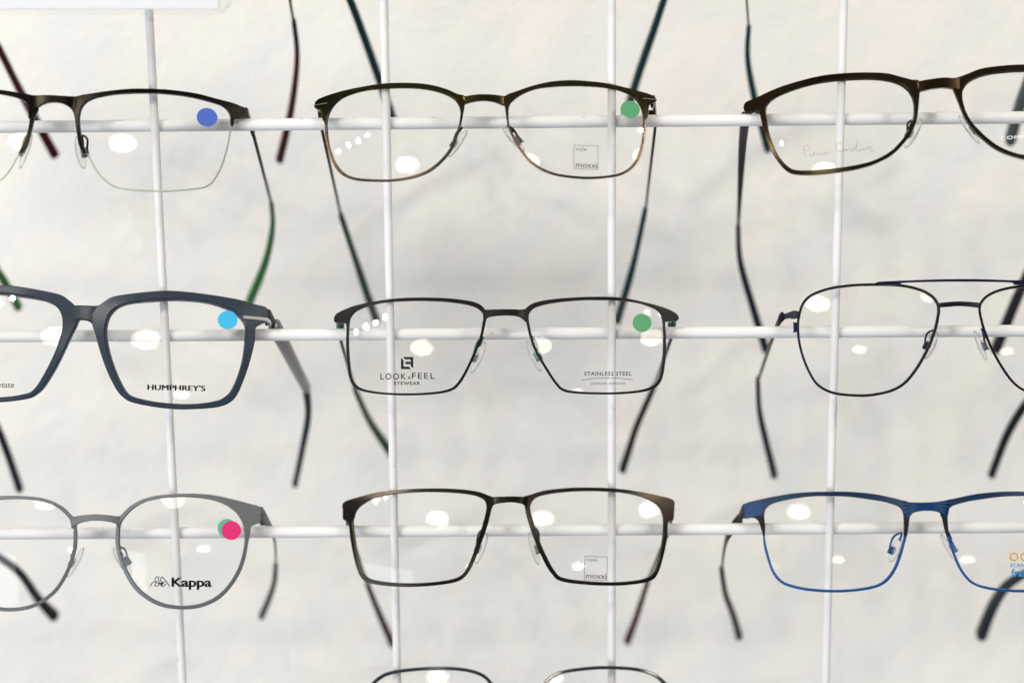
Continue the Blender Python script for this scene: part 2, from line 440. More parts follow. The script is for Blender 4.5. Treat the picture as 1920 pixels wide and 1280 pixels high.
# ------------------------------------------------------------------ eyeglasses
def build(g):
    YC = g.get('yc', -0.0165); R = g.get('radius', 0.115)
    tf, tb, bev = g.get('tf', 0.0004), g.get('tb', 0.0012), g.get('bev', 0.00022)
    SPAN = 5
    sides = {}
    for s in ('L', 'R'):
        if s not in g: continue
        pr = g[s]; closed = not g.get('open', False)
        lens_px = [(p[0], p[1]) for p in pr] + g.get('thread_' + s, [])
        cx = (min(p[0] for p in lens_px) + max(p[0] for p in lens_px)) / 2
        cy = (min(p[1] for p in lens_px) + max(p[1] for p in lens_px)) / 2
        yaw = g.get('yaw' + s, -5 if s == 'L' else 5)
        B = fit_ball((cx, cy), YC, R, g.get('q' + s), LAMP_N if g.get('lamp' + s) == 'N' else LAMP_M, yaw, g.get('elev' + s, g.get('elev', 20)))
        nn = B.n(B.hit(cx, cy))
        print('GLASS', g['key'], s, 'yaw %.1f elev %.1f' % (math.degrees(math.atan2(nn.x, -nn.y)), math.degrees(math.asin(nn.z))))
        smp = catmull(pr, SPAN, closed)
        I = [B.hit(t[0], t[1]) for t in smp]; O = [B.hit(t[2], t[3]) for t in smp]
        N = [B.n(p) for p in I]
        # lens: rings of points from the outline to the middle
        lp = catmull(lens_px, 4, True)
        fr = (1.012, 0.93, 0.8, 0.62, 0.42, 0.2)
        LR = [[B.hit(cx + (x - cx) * f, cy + (y - cy) * f) for x, y in lp] for f in fr]
        TH = [B.hit(*t) for t in catmull(g['thread_' + s], 5, False)] if ('thread_' + s) in g else None
        E = B.hit(*g['E' + s]) if ('E' + s) in g else None
        sides[s] = dict(B=B, I=I, O=O, N=N, LR=LR, LC=B.hit(cx, cy), TH=TH, E=E, closed=closed, npr=len(pr))
    if 'axis' in g:
        src = 'L' if 'L' in sides else 'R'; dst = 'R' if src == 'L' else 'L'
        a, b = (at(*p, YC) for p in g['axis'])
        e = rad(g.get('elev', 20)); yw = rad(g.get('fyaw', 0))
        nf = Vector((math.sin(yw) * math.cos(e), -math.cos(yw) * math.cos(e), math.sin(e)))
        mn = (b - a).cross(nf).normalized()
        mp = lambda p: p - mn * (2 * (p - a).dot(mn))
        mv = lambda v: v - mn * (2 * v.dot(mn))
        o = sides[src]
        sides[dst] = dict(B=Ball(mp(o['B'].C), o['B'].R), I=[mp(p) for p in o['I']], O=[mp(p) for p in o['O']], N=[mv(v) for v in o['N']],
                          LR=[[mp(p) for p in r] for r in o['LR']], LC=mp(o['LC']), TH=[mp(p) for p in o['TH']] if o['TH'] else None,
                          E=mp(o['E']) if o['E'] else None, closed=o['closed'], npr=o['npr'])
    br = g['bridge']                                         # (tx,ty,bx,by) from left to right
    BL, BR = sides['L']['B'], sides['R']['B']
    mid = br[len(br) // 2]
    origin = at(mid[0], mid[1], YC)
    root = thing('eyeglasses', g['label'], 'glasses', origin, 'eyeglasses hung in rows on the wire grid')
    # front frame: both rims, endpieces and bridge in one piece
    bm = bmesh.new(); mats = [M[k] for k in g['mats']]
    for s in ('L', 'R'):
        o = sides[s]; sp = g.get('split')
        mo = (lambda i, k, sp=sp: 0 if any(a * SPAN <= i < b * SPAN for a, b in sp) else 1) if sp else None
        if 'split2' in g:
            s2 = g['split2']
            mo = lambda i, k, s2=s2: next((m for a, b, m in s2 if a * SPAN <= i < b * SPAN), 0)
        add_band(bm, o['I'], o['O'], o['N'], tf, tb, bev, o['closed'], mo)
    # bridge
    nb = catmull(br, 5, False)
    yl = BL.hit(br[0][0], (br[0][1] + br[0][3]) / 2).y; yr = BR.hit(br[-1][0], (br[-1][1] + br[-1][3]) / 2).y
    T, Bt, Nn = [], [], []
    for i, t in enumerate(nb):
        u = i / (len(nb) - 1); y = yl * (1 - u) + yr * u - g.get('arch', 0.0008) * math.sin(math.pi * u) + g.get('bback', 0.0003)
        el_ = math.tan(rad(g.get('elev', 20)))
        p = at(t[0], t[1], y); q = at(t[2], t[3], y)
        h = (p.z - q.z); dy = h * el_ / 2
        p = at(t[0], t[1], y + dy); q = at(t[2], t[3], y - dy)
        T.append(q); Bt.append(p)
        Nn.append(Vector((-0.35 * math.cos(math.pi * u) * -1 * (-1) * 0.5, -1, 0.3)).normalized())
    bmi = g.get('bmat', 0)
    add_band(bm, T, Bt, Nn, tf, tb + 0.0002, bev, False, lambda i, k: bmi)
    if 'brow' in g:                                          # second, upper bridge bar
        nb = catmull(g['brow'], 4, False); T, Bt = [], []
        y0 = BL.hit(nb[0][0], nb[0][1]).y; y1 = BR.hit(nb[-1][0], nb[-1][1]).y
        for i, t in enumerate(nb):
            u = i / (len(nb) - 1); y = y0 * (1 - u) + y1 * u - 0.0035 * math.sin(math.pi * u) - 0.0004
            T.append(at(t[2], t[3], y)); Bt.append(at(t[0], t[1], y))
        add_band(bm, T, Bt, [Vector((0, -0.94, 0.34))] * len(T), 0.0004, 0.0008, 0.0002, False, lambda i, k: 1)
    if 'ridges' in g:                                        # raised lines across the front
        for s, z, l in g['ridges']:
            B = sides[s]['B']
            p = [B.hit(*zp(z, *t)) + B.n(B.hit(*zp(z, *t))) * (tf + 0.00005) for t in l]
            add_tube(bm, p, 0.00016, nseg=6, smooth=4, mat_of=lambda i, k: g['ridge_mat'])
    if 'bridge_ridges' in g:
        for k in range(g['bridge_ridges']):
            f = (k + 0.7) / (g['bridge_ridges'] + 0.4)
            p = [b_ + (t_ - b_) * f + n_ * (tf + 0.00005) for t_, b_, n_ in zip(T, Bt, Nn)]
            add_tube(bm, p, 0.00016, nseg=6, smooth=1, mat_of=lambda i, k: g['ridge_mat'])
    front = obj('front_frame', bm, mats, root, origin, sharp=30)
    # lenses
    lens = {}
    for s in ('L', 'R'):
        o = sides[s]; B = o['B']; bm = bmesh.new()
        for off in (-0.00005, -0.0012):
            V = [[bm.verts.new(p + B.n(p) * off) for p in r] for r in o['LR']]
            c = bm.verts.new(o['LC'] + B.n(o['LC']) * off); n = len(V[0])
            for i in range(len(V) - 1):
                for k in range(n): bm.faces.new((V[i][k], V[i][(k + 1) % n], V[i + 1][(k + 1) % n], V[i + 1][k]))
            for k in range(n): bm.faces.new((V[-1][k], V[-1][(k + 1) % n], c))
            if off == -0.00005: rim0 = V[0]
            else:
                for k in range(n): bm.faces.new((rim0[k], rim0[(k + 1) % n], V[0][(k + 1) % n], V[0][k]))
        lens[s] = obj('lens', bm, M['lens'], root, origin, sharp=40)
        if o['TH']:
            bm = bmesh.new(); p = [q - B.n(q) * 0.0005 for q in o['TH']]
            add_tube(bm, p, 0.00033, nseg=8, smooth=1, up=Vector((0, 1, 0)))
            obj('nylon_thread', bm, M['thread'], lens[s], origin)
    # stickers and prints on the lenses
    for s, cx, cy, rx, ry, rot, mk, lv in g.get('dots', []):
        B = sides[s]['B']; bm = bmesh.new(); top = []; bot = []
        for k in range(48):
            th = 2 * math.pi * k / 48; x, y = rx * math.cos(th), ry * math.sin(th)
            X, Y = x * math.cos(rad(rot)) - y * math.sin(rad(rot)), x * math.sin(rad(rot)) + y * math.cos(rad(rot))
            top.append(bm.verts.new(B.hit(cx + X, cy + Y, 0.0001 + lv * 0.00012))); bot.append(bm.verts.new(B.hit(cx + X, cy + Y, 0.00002 + lv * 0.00012)))
        bm.faces.new(top); bm.faces.new(bot)
        for k in range(48): bm.faces.new((top[k], top[(k + 1) % 48], bot[(k + 1) % 48], bot[k]))
        obj('dot_sticker', bm, M[mk], lens[s], origin)
    for s, mk, fn in g.get('prints', []):
        B = sides[s]['B']; bm = bmesh.new()
        fn(bm, lambda x, y, o=0, B=B: B.hit(x, y, 0.00006 + o))
        obj('lens_print', bm, [M[k] for k in mk], lens[s], origin, smooth=False)
    # nose pads with their arms
    for s, (tx, ty), (bx, by), (rx, ry) in g.get('pads', []):
        B = sides[s]['B']; sg = 1 if s == 'L' else -1        # the nose is on +x of the left lens
        y = YC + 0.0075
        a, b = at(tx, ty, y + 0.0015), at(bx, by, y - 0.001)
        Lv = (a - b) / 2; c = (a + b) / 2
        dv = Vector((sg * -0.35, 0.94, 0)); dv = (dv - Lv.normalized() * dv.dot(Lv.normalized())).normalized()
        nv = Lv.normalized().cross(dv)
        bm = bmesh.new(); add_ellipsoid(bm, c, Lv * 1.0, dv * 0.0030, nv * 0.00115)
        add_ellipsoid(bm, c - Vector((sg * 0.0012, 0.0004, 0)), Lv * 0.35, dv * 0.0016, nv * 0.0011, 12, 8)
        pad = obj('nose_pad', bm, M['pad'], root, origin, sharp=0)
        r0 = B.hit(rx, ry) - B.n(B.hit(rx, ry)) * 0.001
        ce = c - Vector((sg * 0.0017, 0.0002, 0))
        bm = bmesh.new()
        add_tube(bm, [r0 - Lv * 0.25, r0 + Vector((0, 0.0015, 0)) + Lv * 0.25, (r0 + ce) / 2 + Vector((-sg * 0.0012, 0.003, 0)) + Lv * 0.35, ce + Vector((-sg * 0.0006, 0.0012, 0)) + Lv * 0.15, ce], 0.00045, nseg=8, up=Vector((1, 0, 0)))
        add_box(bm, ce - Lv * 0.02, Lv.normalized() * 0.0016, dv * 0.0012, nv * 0.00085, 0.0003)
        obj('pad_arm', bm, M[g.get('padmat', g['mats'][0])], pad, origin, sharp=40)
    # temples
    for s in ('L', 'R'):
        o = sides[s]; t = g['t' + s]; sg = 1 if s == 'L' else -1
        arm = [at(x, y, d) for x, y, d in t['arm']]; tip = [at(x, y, d) for x, y, d in t['tip']]
        E = o['E'] - o['B'].n(o['E']) * (tb + 0.0001)
        h = g.get('eh', 0.0018)
        bm = bmesh.new()
        bk = Vector((-sg * 0.0012, 0.0045, -0.0004))
        add_tube(bm, [E, E + bk * 0.55, E + bk, arm[0] + (arm[0] - arm[1]).normalized() * -0.002], g.get('ew', 0.0006), [h, h, h * 0.9, h * 0.62], nseg=12, power=4, up=Vector((0, 0, 1)))
        # hinge knuckle inside the corner
        kc = (E + bk + arm[0]) / 2 + Vector((sg * 0.0016, 0.0005, -0.0006))
        add_box(bm, kc, Vector((0.0011, 0, 0)), Vector((0, 0.0018, 0)), Vector((0, 0, 0.0011)), 0.0003)
        obj('hinge', bm, M[g.get('hmat', g['mats'][0])], root, origin, sharp=40)
        bm = bmesh.new()
        add_tube(bm, arm, t.get('aw', 0.00055), t.get('ah', 0.0013), nseg=14, power=3)
        ta = obj('temple', bm, M[t['am']], root, origin, sharp=50)
        bm = bmesh.new()
        nseg = 14
        rr = t.get('tr', [0.0011, 0.0013, 0.0015, 0.0017]); rr = [rr[min(len(rr) - 1, int(i * len(rr) / len(tip)))] for i in range(len(tip))]
        mk = t['tm']; mk = mk if isinstance(mk, tuple) else (mk,)
        mo = None
        if len(mk) > 1:                                      # two colours laminated: outer and inner half
            mo = (lambda i, k: 0 if (4 <= k < 11) else 1) if t.get('flip', s == 'L') else (lambda i, k: 1 if (4 <= k < 11) else 0)
        d0 = (tip[0] - tip[1]).normalized() * 0.001
        add_tube(bm, tip, [x * t.get('tw', 0.95) for x in rr], [x * 1.4 for x in rr], nseg=nseg, power=2.4, mat_of=mo)
        obj('temple_tip', bm, [M[k] for k in mk], ta, origin, sharp=50)
    return root, origin, sides, front

def T(arm, tip, am, tm, **k): return dict(arm=arm, tip=tip, am=am, tm=tm, **k)

def moxxi(b):
    (x0, y0), (x1, y1), (x2, y2), (x3, y3), st, mo = b
    def fn(bm, pl):
        c = [(x0, y0), (x1, y1), (x2, y2), (x3, y3)]
        for i in range(4): add_stroke(bm, pl, [c[i], c[(i + 1) % 4]], 0.9, n=1)
        add_text(bm, pl, 'style', *st, 5.6, -0.002, ref='x', rot=2)
        add_text(bm, pl, 'moxxi', *mo, 8.6, 0.0, ref='x', rot=2, dup=(-0.25, 0.25))
    return fn

def p_script(bm, pl):
    for l in ([(735, 1020), (712, 965), (712, 925), (738, 905), (768, 912), (772, 940), (752, 960), (722, 966)],
              [(772, 975), (768, 1010), (785, 1020), (805, 1000), (822, 985), (808, 982), (800, 1004), (820, 1012), (840, 986), (848, 1010), (866, 986), (878, 1008), (898, 985), (906, 1006), (925, 998), (950, 976), (936, 974), (934, 994), (952, 998), (978, 985)],
              [(1112, 884), (1078, 884), (1046, 912), (1050, 955), (1080, 974), (1112, 965), (1136, 944), (1118, 952), (1120, 972), (1142, 962), (1150, 944), (1152, 968), (1170, 948), (1186, 946), (1188, 970), (1212, 960), (1232, 940), (1210, 944), (1206, 968), (1236, 960), (1258, 900), (1272, 855), (1262, 890), (1254, 960), (1276, 966), (1290, 942), (1294, 962), (1312, 952), (1326, 934), (1332, 956), (1358, 930), (1374, 950), (1398, 914), (1412, 958), (1446, 978)],
              [(780, 950), (782, 954)], [(1300, 918), (1303, 922)]):
        add_stroke(bm, pl, pts('Z5', l), 1.0)

def look_feel(bm, pl):
    q = lambda l: pts('ZA', l)
    add_poly(bm, pl, q([(553, 672), (622, 672), (622, 700), (604, 700), (604, 688), (567, 688)]))
    add_poly(bm, pl, q([(540, 676), (557, 694), (557, 736), (592, 736), (608, 753), (540, 753)]))
    add_poly(bm, pl, q([(604, 700.5), (622, 700.5), (622, 748), (604, 732)]))
    add_poly(bm, pl, q([(570, 703), (603.5, 703), (603.5, 720), (570, 720)]))
    add_text(bm, pl, 'LOOK', 713.5, 761.5, 710.9, 11.6, 0.012, 1.25)
    add_text(bm, pl, '&', 764.5, 770.5, 710.4, 5.5, 0.01)
    add_text(bm, pl, 'FEEL', 772.5, 815, 709.8, 11.6, 0.012, 1.25)
    add_text(bm, pl, 'EYEWEAR', 739, 788, 721.3, 6.6, 0.022, 1.15)

def stainless(bm, pl):
    add_text(bm, pl, 'STAINLESS STEEL', 1095.5, 1184, 703.8, 7.5, 0.012, 1.12)
    add_stroke(bm, pl, [(1091, 711.6), (1115, 709.2), (1140, 708.4), (1165, 709.2), (1188, 711.6)], 0.9)
    add_text(bm, pl, 'premium selection', 1108, 1171.5, 720.8, 4.4, 0.0, 1.1, 0.25, ref='x')

def humphreys(bm, pl): add_text(bm, pl, "HUMPHREY'S", 277, 384.5, 730.6, 10.6, 0.0, 1.04, rot=1.2, dup=(-0.85, -0.3, 0.3, 0.85))
def acetate(bm, pl): add_text(bm, pl, 'acetate', -19, 27, 726, 8.2, 0.004, ref='x')
def kappa(bm, pl):
    add_text(bm, pl, 'Kappa', 322, 396.6, 1098.7, 17.4, 0.022, 0.97, rot=0.2, dup=(-0.4, 0.4))
    q = lambda l: pts('Z12', l)
    for l in ([(385, 942), (412, 905), (440, 900), (425, 940)], [(440, 900), (432, 870), (448, 855), (464, 862), (460, 885), (468, 910), (455, 938), (430, 930), (450, 905), (470, 930)],
              [(560, 942), (535, 905), (512, 880), (500, 862), (488, 860), (480, 885), (486, 905), (480, 940)], [(512, 900), (490, 935), (508, 938), (528, 915)], [(470, 905), (484, 925), (500, 900)]):
        add_stroke(bm, pl, q(l), 1.7, mi=0 if l[0][0] > 465 else 1)  # left figure gets the ink with the painted reflection tint
def comp(bm, pl): add_text(bm, pl, 'COMP', 1877, 1921, 262, 6.5, 0.0, 1.1, rot=-3)
def scan(bm, pl):
    for cx in (1901, 1921.4):
        add_stroke(bm, pl, [(cx + 7 * math.cos(a * 0.5236), 1043.4 + 7 * math.sin(a * 0.5236)) for a in range(12)], 2.6, True, 0)
    add_text(bm, pl, 'SCAN', 1894, 1921, 1062, 6.6, 0.025, 1.1, mi=1)
    add_text(bm, pl, 'frames', 1896, 1950, 1079.8, 11, 0.022, 1.0, ref='x', mi=1)

G = []
# ---- top row
A1_in = pairs(('Z1', [(948, 800, 915, 812), (905, 700, 862, 712), (877, 570, 838, 575), (866, 460, 822, 455), (868, 385, 806, 372), (885, 315, 790, 318),
                      (930, 250, 812, 240), (1000, 208, 850, 180), (1100, 180, 1000, 150), (1250, 155, 1190, 122), (1450, 142, 1440, 99), (1690, 142, 1700, 101)]),
              ('Z2', [(500, 158, 520, 117), (700, 187, 760, 153), (880, 232, 960, 206), (1015, 275, 1130, 250), (1078, 322, 1225, 286), (1108, 370, 1280, 318),
                      (1118, 410, 1262, 412), (1120, 445, 1170, 412), (1122, 475, 1158, 470), (1128, 500, 1146, 506)]))
A1_thread = pts('Z2', [(1122, 520), (1102, 650), (1062, 820), (1000, 990), (900, 1135), (760, 1185), (420, 1213), (200, 1208)]) + pts('Z1', [(1450, 1200), (1270, 1172), (1150, 1102), (1060, 1005), (1000, 900), (958, 815)])
G.append(dict(key='A1', radius=0.13, label='half-rim bronze eyeglasses with royal blue dot sticker on a lens without lower rim',
    R_=1, open=True, mats=['bronze'], hmat='bronze', tf=0.0005, tb=0.0014,
    **{'R': A1_in}, thread_R=A1_thread, qR=(230, 267), axis=(zp('Z1', 566, 170), zp('Z1', 594, 795)),
    bridge=pairs(('Z1', [(330, 165, 318, 420), (370, 170, 360, 345), (420, 170, 420, 290), (500, 167, 500, 252), (590, 169, 585, 243), (680, 175, 665, 252), (760, 180, 740, 285), (810, 181, 790, 335), (850, 178, 828, 420)])),
    ER=zp('Z2', 1255, 355), eh=0.0022, padmat='bronze',
    pads=[('L', zp('Z1', 350, 590), zp('Z1', 215, 970), zp('Z1', 265, 640)), ('R', zp('Z1', 845, 610), zp('Z1', 915, 972), zp('Z1', 890, 650))],
    dots=[('R', 388.2, 220.3, 19.6, 17.2, 12, 'st_blue', 0)],
    tL=T([(-275, 238, .010), (-75, 400, .085)], [(-75, 400, .085), (-50, 450, .095), (0, 515, .108), (35, 576, .12)], 'black', ('black', 'green')),
    tR=T([(474, 248, .010), (510, 385, .085)], [(509, 382, .084), (511, 425, .095), (498, 490, .108), (467, 568, .12)], 'black', ('darkgreen', 'green'))))
A2L = pairs(('Z3', [(190, 540, 168, 540), (195, 490, 142, 480), (207, 440, 128, 395), (230, 385, 60, 365), (275, 320, 68, 300), (350, 255, 135, 255), (450, 210, 330, 190), (600, 170, 530, 145),
    (800, 148, 780, 103), (1030, 140, 1030, 92), (1250, 152, 1270, 105), (1430, 192, 1470, 152), (1560, 252, 1610, 210), (1625, 322, 1695, 240), (1647, 390, 1695, 335), (1648, 430, 1680, 425),
    (1637, 520, 1662, 525), (1602, 640, 1627, 650), (1540, 790, 1568, 808), (1430, 930, 1452, 953), (1290, 1040, 1305, 1068), (1110, 1107, 1120, 1135), (900, 1140, 905, 1166), (700, 1142, 700, 1168),
    (500, 1122, 490, 1150), (370, 1062, 350, 1090), (280, 950, 257, 973), (222, 800, 198, 812), (198, 660, 174, 668)]))
A2R = pairs(('Z4', [(1612, 548, 1637, 555), (1608, 500, 1655, 520), (1590, 430, 1666, 420), (1560, 370, 1690, 378), (1510, 305, 1752, 345), (1430, 255, 1700, 287), (1300, 210, 1530, 235), (1130, 186, 1250, 165),
    (960, 177, 1050, 137), (800, 176, 830, 122), (620, 184, 600, 137), (430, 210, 390, 185), (270, 275, 230, 240), (172, 350, 105, 290), (138, 410, 92, 375), (134, 480, 105, 465),
    (138, 560, 116, 560), (158, 640, 134, 642), (203, 740, 180, 750), (282, 870, 260, 885), (392, 1000, 372, 1020), (540, 1093, 528, 1118), (720, 1147, 714, 1172), (1000, 1172, 1000, 1198),
    (1290, 1148, 1300, 1172), (1440, 1085, 1455, 1110), (1538, 970, 1560, 988), (1588, 820, 1612, 828), (1608, 680, 1634, 685)]))
G.append(dict(key='A2', label='olive black eyeglasses with thin copper lower rims and a green dot sticker, top row',
    L=A2L, R=A2R, mats=['olive', 'copper', 'silver'], ridge_mat=2, ridges=[('L', 'Z3', [(72, 338), (130, 328), (195, 316)]), ('R', 'Z4', [(1602, 325), (1660, 328), (1738, 338)])], split=[(0, 16)], qL=(763, 308), elevR=22.5, yawR=3.5, bridge=[(868, 181, 868, 198), (874, 180.6, 874, 194.5), (890, 178, 890, 190.5), (907, 177, 907, 189), (926, 178, 926, 191), (942, 180, 942, 197), (948, 180.5, 948, 199)],
    EL=zp('Z3', 105, 330), ER=zp('Z4', 1715, 340), eh=0.0024, hmat='olive', padmat='olive',
    pads=[('L', zp('Z3', 1720, 605), zp('Z3', 1520, 900), zp('Z3', 1640, 610)), ('R', zp('Z4', 80, 640), zp('Z4', 310, 900), zp('Z4', 150, 640))],
    dots=[('R', 1181.4, 205.6, 18.2, 15.8, 14, 'st_green', 0)],
    prints=[('R', ['inkg'], moxxi(((1075.7, 273), (1121, 274), (1121.6, 318), (1076, 317), (1079, 1100, 282.5), (1079.5, 1119.5, 314.2))))],
    tL=T([(600, 226, .009), (640, 407, .09)], [(639, 403, .089), (668, 490, .103), (688, 550, .11), (706, 600, .118)], 'black', ('black', 'darkgreen')),
    tR=T([(1230, 226, .009), (1210, 396, .09)], [(1210, 392, .089), (1190, 485, .103), (1174, 545, .11), (1157, 602, .118)], 'black', ('black', 'tealblack'))))
A3L = pairs(('Z5', [(320, 640, 264, 640), (310, 570, 244, 562), (310, 510, 216, 543), (328, 468, 97, 557), (372, 424, 93, 472), (450, 376, 200, 420), (600, 316, 430, 315), (800, 260, 680, 235), (1000, 227, 920, 180),
    (1200, 212, 1180, 155), (1400, 207, 1400, 150), (1550, 218, 1580, 160), (1680, 250, 1736, 200), (1770, 300, 1836, 225), (1830, 370, 1910, 238), (1857, 450, 1915, 345), (1861, 520, 1908, 440), (1856, 600, 1892, 600),
    (1830, 690, 1866, 700), (1783, 775, 1824, 785), (1713, 870, 1752, 885), (1600, 978, 1630, 1005), (1440, 1063, 1455, 1097), (1250, 1113, 1260, 1155), (1000, 1150, 1005, 1195), (800, 1167, 800, 1213),
    (650, 1167, 638, 1211), (570, 1145, 543, 1185), (490, 1075, 458, 1105), (420, 975, 384, 995), (362, 835, 316, 850), (332, 720, 284, 735)]))
G.append(dict(key='A3', label='black bronze full-rim eyeglasses tilted upward, signature script printed on the lens, no dot sticker',
    L=A3L, mats=['blackbronze'], qL=(1545, 318), axis=(zp('Z6', 800, 222), zp('Z6', 800, 550)), tf=0.0006, tb=0.0016,
    bridge=pairs(('Z6', [(555, 240, 545, 385), (590, 236, 592, 345), (640, 226, 640, 333), (700, 216, 700, 318), (800, 203, 800, 306), (860, 201, 860, 306), (930, 206, 930, 315), (990, 207, 985, 330), (1025, 198, 1010, 360)])),
    EL=zp('Z5', 135, 512), eh=0.0018, padmat='black',
    pads=[('L', zp('Z6', 590, 630), zp('Z6', 430, 935), zp('Z6', 500, 680)), ('R', zp('Z6', 990, 590), zp('Z6', 1205, 890), zp('Z6', 1075, 590))],
    prints=[('L', ['inkp'], p_script), ('R', ['inkw'], comp)],
    tL=T([(1397, 222, .008), (1391, 290, .04), (1384, 428, .085)], [(1384, 424, .084), (1388, 490, .095), (1410, 570, .108), (1436, 655, .12)], 'black', 'blueblack', ah=[0.003, 0.0024, 0.001], aw=[0.0019, 0.0016, 0.0006]),
    tR=T([(2150, 175, .008), (1962, 410, .085)], [(1962, 410, .085), (1938, 485, .095), (1900, 575, .108), (1867, 655, .12)], 'black', 'black', tr=[.0012, .0016, .002, .0022])))
# ---- middle row
B1R = pairs(('Z7', [(1170, 985, 1120, 1027), (1100, 830, 1040, 872), (1045, 660, 975, 700), (1016, 500, 917, 500), (1022, 400, 888, 400), (1048, 320, 880, 318), (1105, 250, 930, 240), (1190, 207, 1005, 180), (1300, 186, 1120, 127)]),
            ('Z8', [(430, 160, 400, 80), (600, 152, 600, 74), (800, 162, 830, 95), (950, 187, 1030, 124), (1080, 232, 1200, 155), (1170, 285, 1330, 193), (1220, 335, 1440, 228), (1242, 375, 1450, 335),
                    (1250, 425, 1345, 402), (1245, 520, 1332, 530), (1225, 680, 1290, 705), (1180, 840, 1235, 870), (1120, 970, 1172, 1010), (1060, 1030, 1108, 1077), (980, 1065, 1005, 1117),
                    (800, 1090, 800, 1136), (600, 1088, 600, 1136), (400, 1066, 388, 1110), (250, 1030, 228, 1075), (190, 998, 155, 1035)]))
G.append(dict(key='B1', radius=0.135, label='chunky blue grey acetate eyeglasses with light blue dot sticker and silver corner inlay',
    R=B1R, mats=['acetate'], qR=(272, 636), axis=(zp('Z7', 786, 218), zp('Z7', 795, 750)), tf=0.0009, tb=0.0028, bev=0.0006, yc=-0.0175, arch=0, bback=0.0007,
    bridge=pairs(('Z7', [(620, 212, 650, 420), (655, 217, 690, 385), (720, 217, 735, 362), (790, 218, 790, 357), (860, 220, 845, 368), (920, 222, 885, 395), (965, 212, 905, 430)])),
    ER=zp('Z8', 1435, 290), eh=0.0026, ew=0.0009, hmat='darkgrey',
    dots=[('R', 426.9, 599.8, 18.6, 17.4, 0, 'st_cyan', 0)],
    prints=[('R', ['ink'], humphreys), ('L', ['ink2'], acetate)],
    tL=T([(-275, 600, .010), (-70, 712, .07)], [(-72, 710, .069), (-25, 765, .085), (5, 825, .10), (37, 916, .118)], 'darkgrey', ('black', 'blueblack'), ah=[.0032, .0028], tr=[.0016, .0015, .0016, .0018]),
    tR=T([(515, 612, .012), (575, 728, .07)], [(573, 722, .068), (578, 775, .085), (567, 840, .10), (553, 908, .118)], 'steel', ('black', 'blueblack'), aw=[.0026, .0018], ah=[.0034, .0026], tr=[.0019, .0016, .0014, .0014])))
B2L = pairs(('ZA', [(190, 480, 177, 480), (192, 450, 166, 447), (197, 420, 100, 442), (210, 395, 98, 402), (242, 363, 132, 372), (320, 329, 240, 330), (430, 306, 400, 297), (560, 297, 550, 280), (690, 295, 690, 277),
    (830, 301, 835, 281), (960, 317, 970, 295), (1040, 340, 1055, 317), (1080, 372, 1100, 357), (1090, 402, 1112, 405), (1083, 450, 1104, 447), (1065, 540, 1081, 545), (1020, 650, 1036, 656), (960, 775, 976, 783),
    (910, 850, 925, 862), (860, 885, 870, 900), (760, 905, 765, 920), (600, 914, 600, 928), (430, 909, 428, 922), (300, 889, 293, 903), (240, 859, 228, 871), (208, 800, 195, 807), (195, 700, 181, 703), (188, 580, 174, 580)]))
B2R = pairs(('ZB', [(1081, 462, 1092, 462), (1079, 432, 1102, 434), (1070, 400, 1174, 430), (1050, 366, 1173, 392), (1000, 336, 1100, 350), (900, 306, 960, 310), (790, 294, 820, 280), (680, 290, 690, 272), (560, 290, 555, 273),
    (420, 300, 405, 282), (300, 318, 285, 296), (220, 343, 205, 318), (186, 378, 158, 357), (181, 410, 152, 403), (186, 450, 167, 449), (206, 540, 190, 545), (246, 640, 230, 648), (310, 750, 296, 760),
    (370, 840, 358, 852), (420, 885, 412, 900), (520, 902, 515, 917), (720, 908, 720, 922), (900, 896, 905, 911), (990, 874, 998, 889), (1040, 838, 1054, 850), (1068, 770, 1082, 776), (1081, 650, 1096, 652), (1083, 540, 1097, 540)]))
G.append(dict(key='B2', label='satin black rectangular eyeglasses with green dot sticker and teal hinges, centre of the grid',
    L=B2L, R=B2R, mats=['satin_black'], hmat='teal', padmat='teal', qL=(790, 651), bridge=[(905, 579, 908, 603), (911, 580.4, 913, 596), (922, 580.2, 924, 593), (945, 579.6, 945, 591), (966, 579.8, 966, 592), (976, 580.3, 978, 596), (985, 579, 986, 603)],
    EL=zp('ZA', 118, 425), ER=zp('ZB', 1155, 412), eh=0.0018,
    pads=[('L', (910, 640), (884, 699), (903, 640)), ('R', (988, 638), (1014, 696), (998, 638))],
    dots=[('R', 1203.8, 605.2, 17.6, 17.0, 20, 'st_green', 0)],
    prints=[('L', ['ink2'], look_feel), ('R', ['ink2'], stainless)],
    tL=T([(633, 617, .008), (666, 732, .088)], [(665, 728, .087), (690, 783, .103), (712, 818, .112), (736, 852, .120)], 'darkgrey', ('black', 'darkgreen')),
    tR=T([(1264, 617, .008), (1226, 727, .088)], [(1227, 723, .087), (1195, 795, .103), (1180, 840, .112), (1167, 880, .120)], 'darkgrey', 'black')))
B3c = pts('Z9', [(187, 480), (200, 400), (225, 320), (270, 256), (350, 204), (500, 156), (700, 128), (900, 120), (1100, 123), (1250, 141), (1380, 179), (1470, 230), (1520, 290), (1537, 345), (1530, 430), (1500, 560),
    (1440, 720), (1360, 870), (1270, 1000), (1190, 1080), (1100, 1130), (1000, 1160), (860, 1182), (720, 1182), (570, 1168), (460, 1135), (370, 1075), (310, 990), (250, 860), (207, 720), (188, 600)])
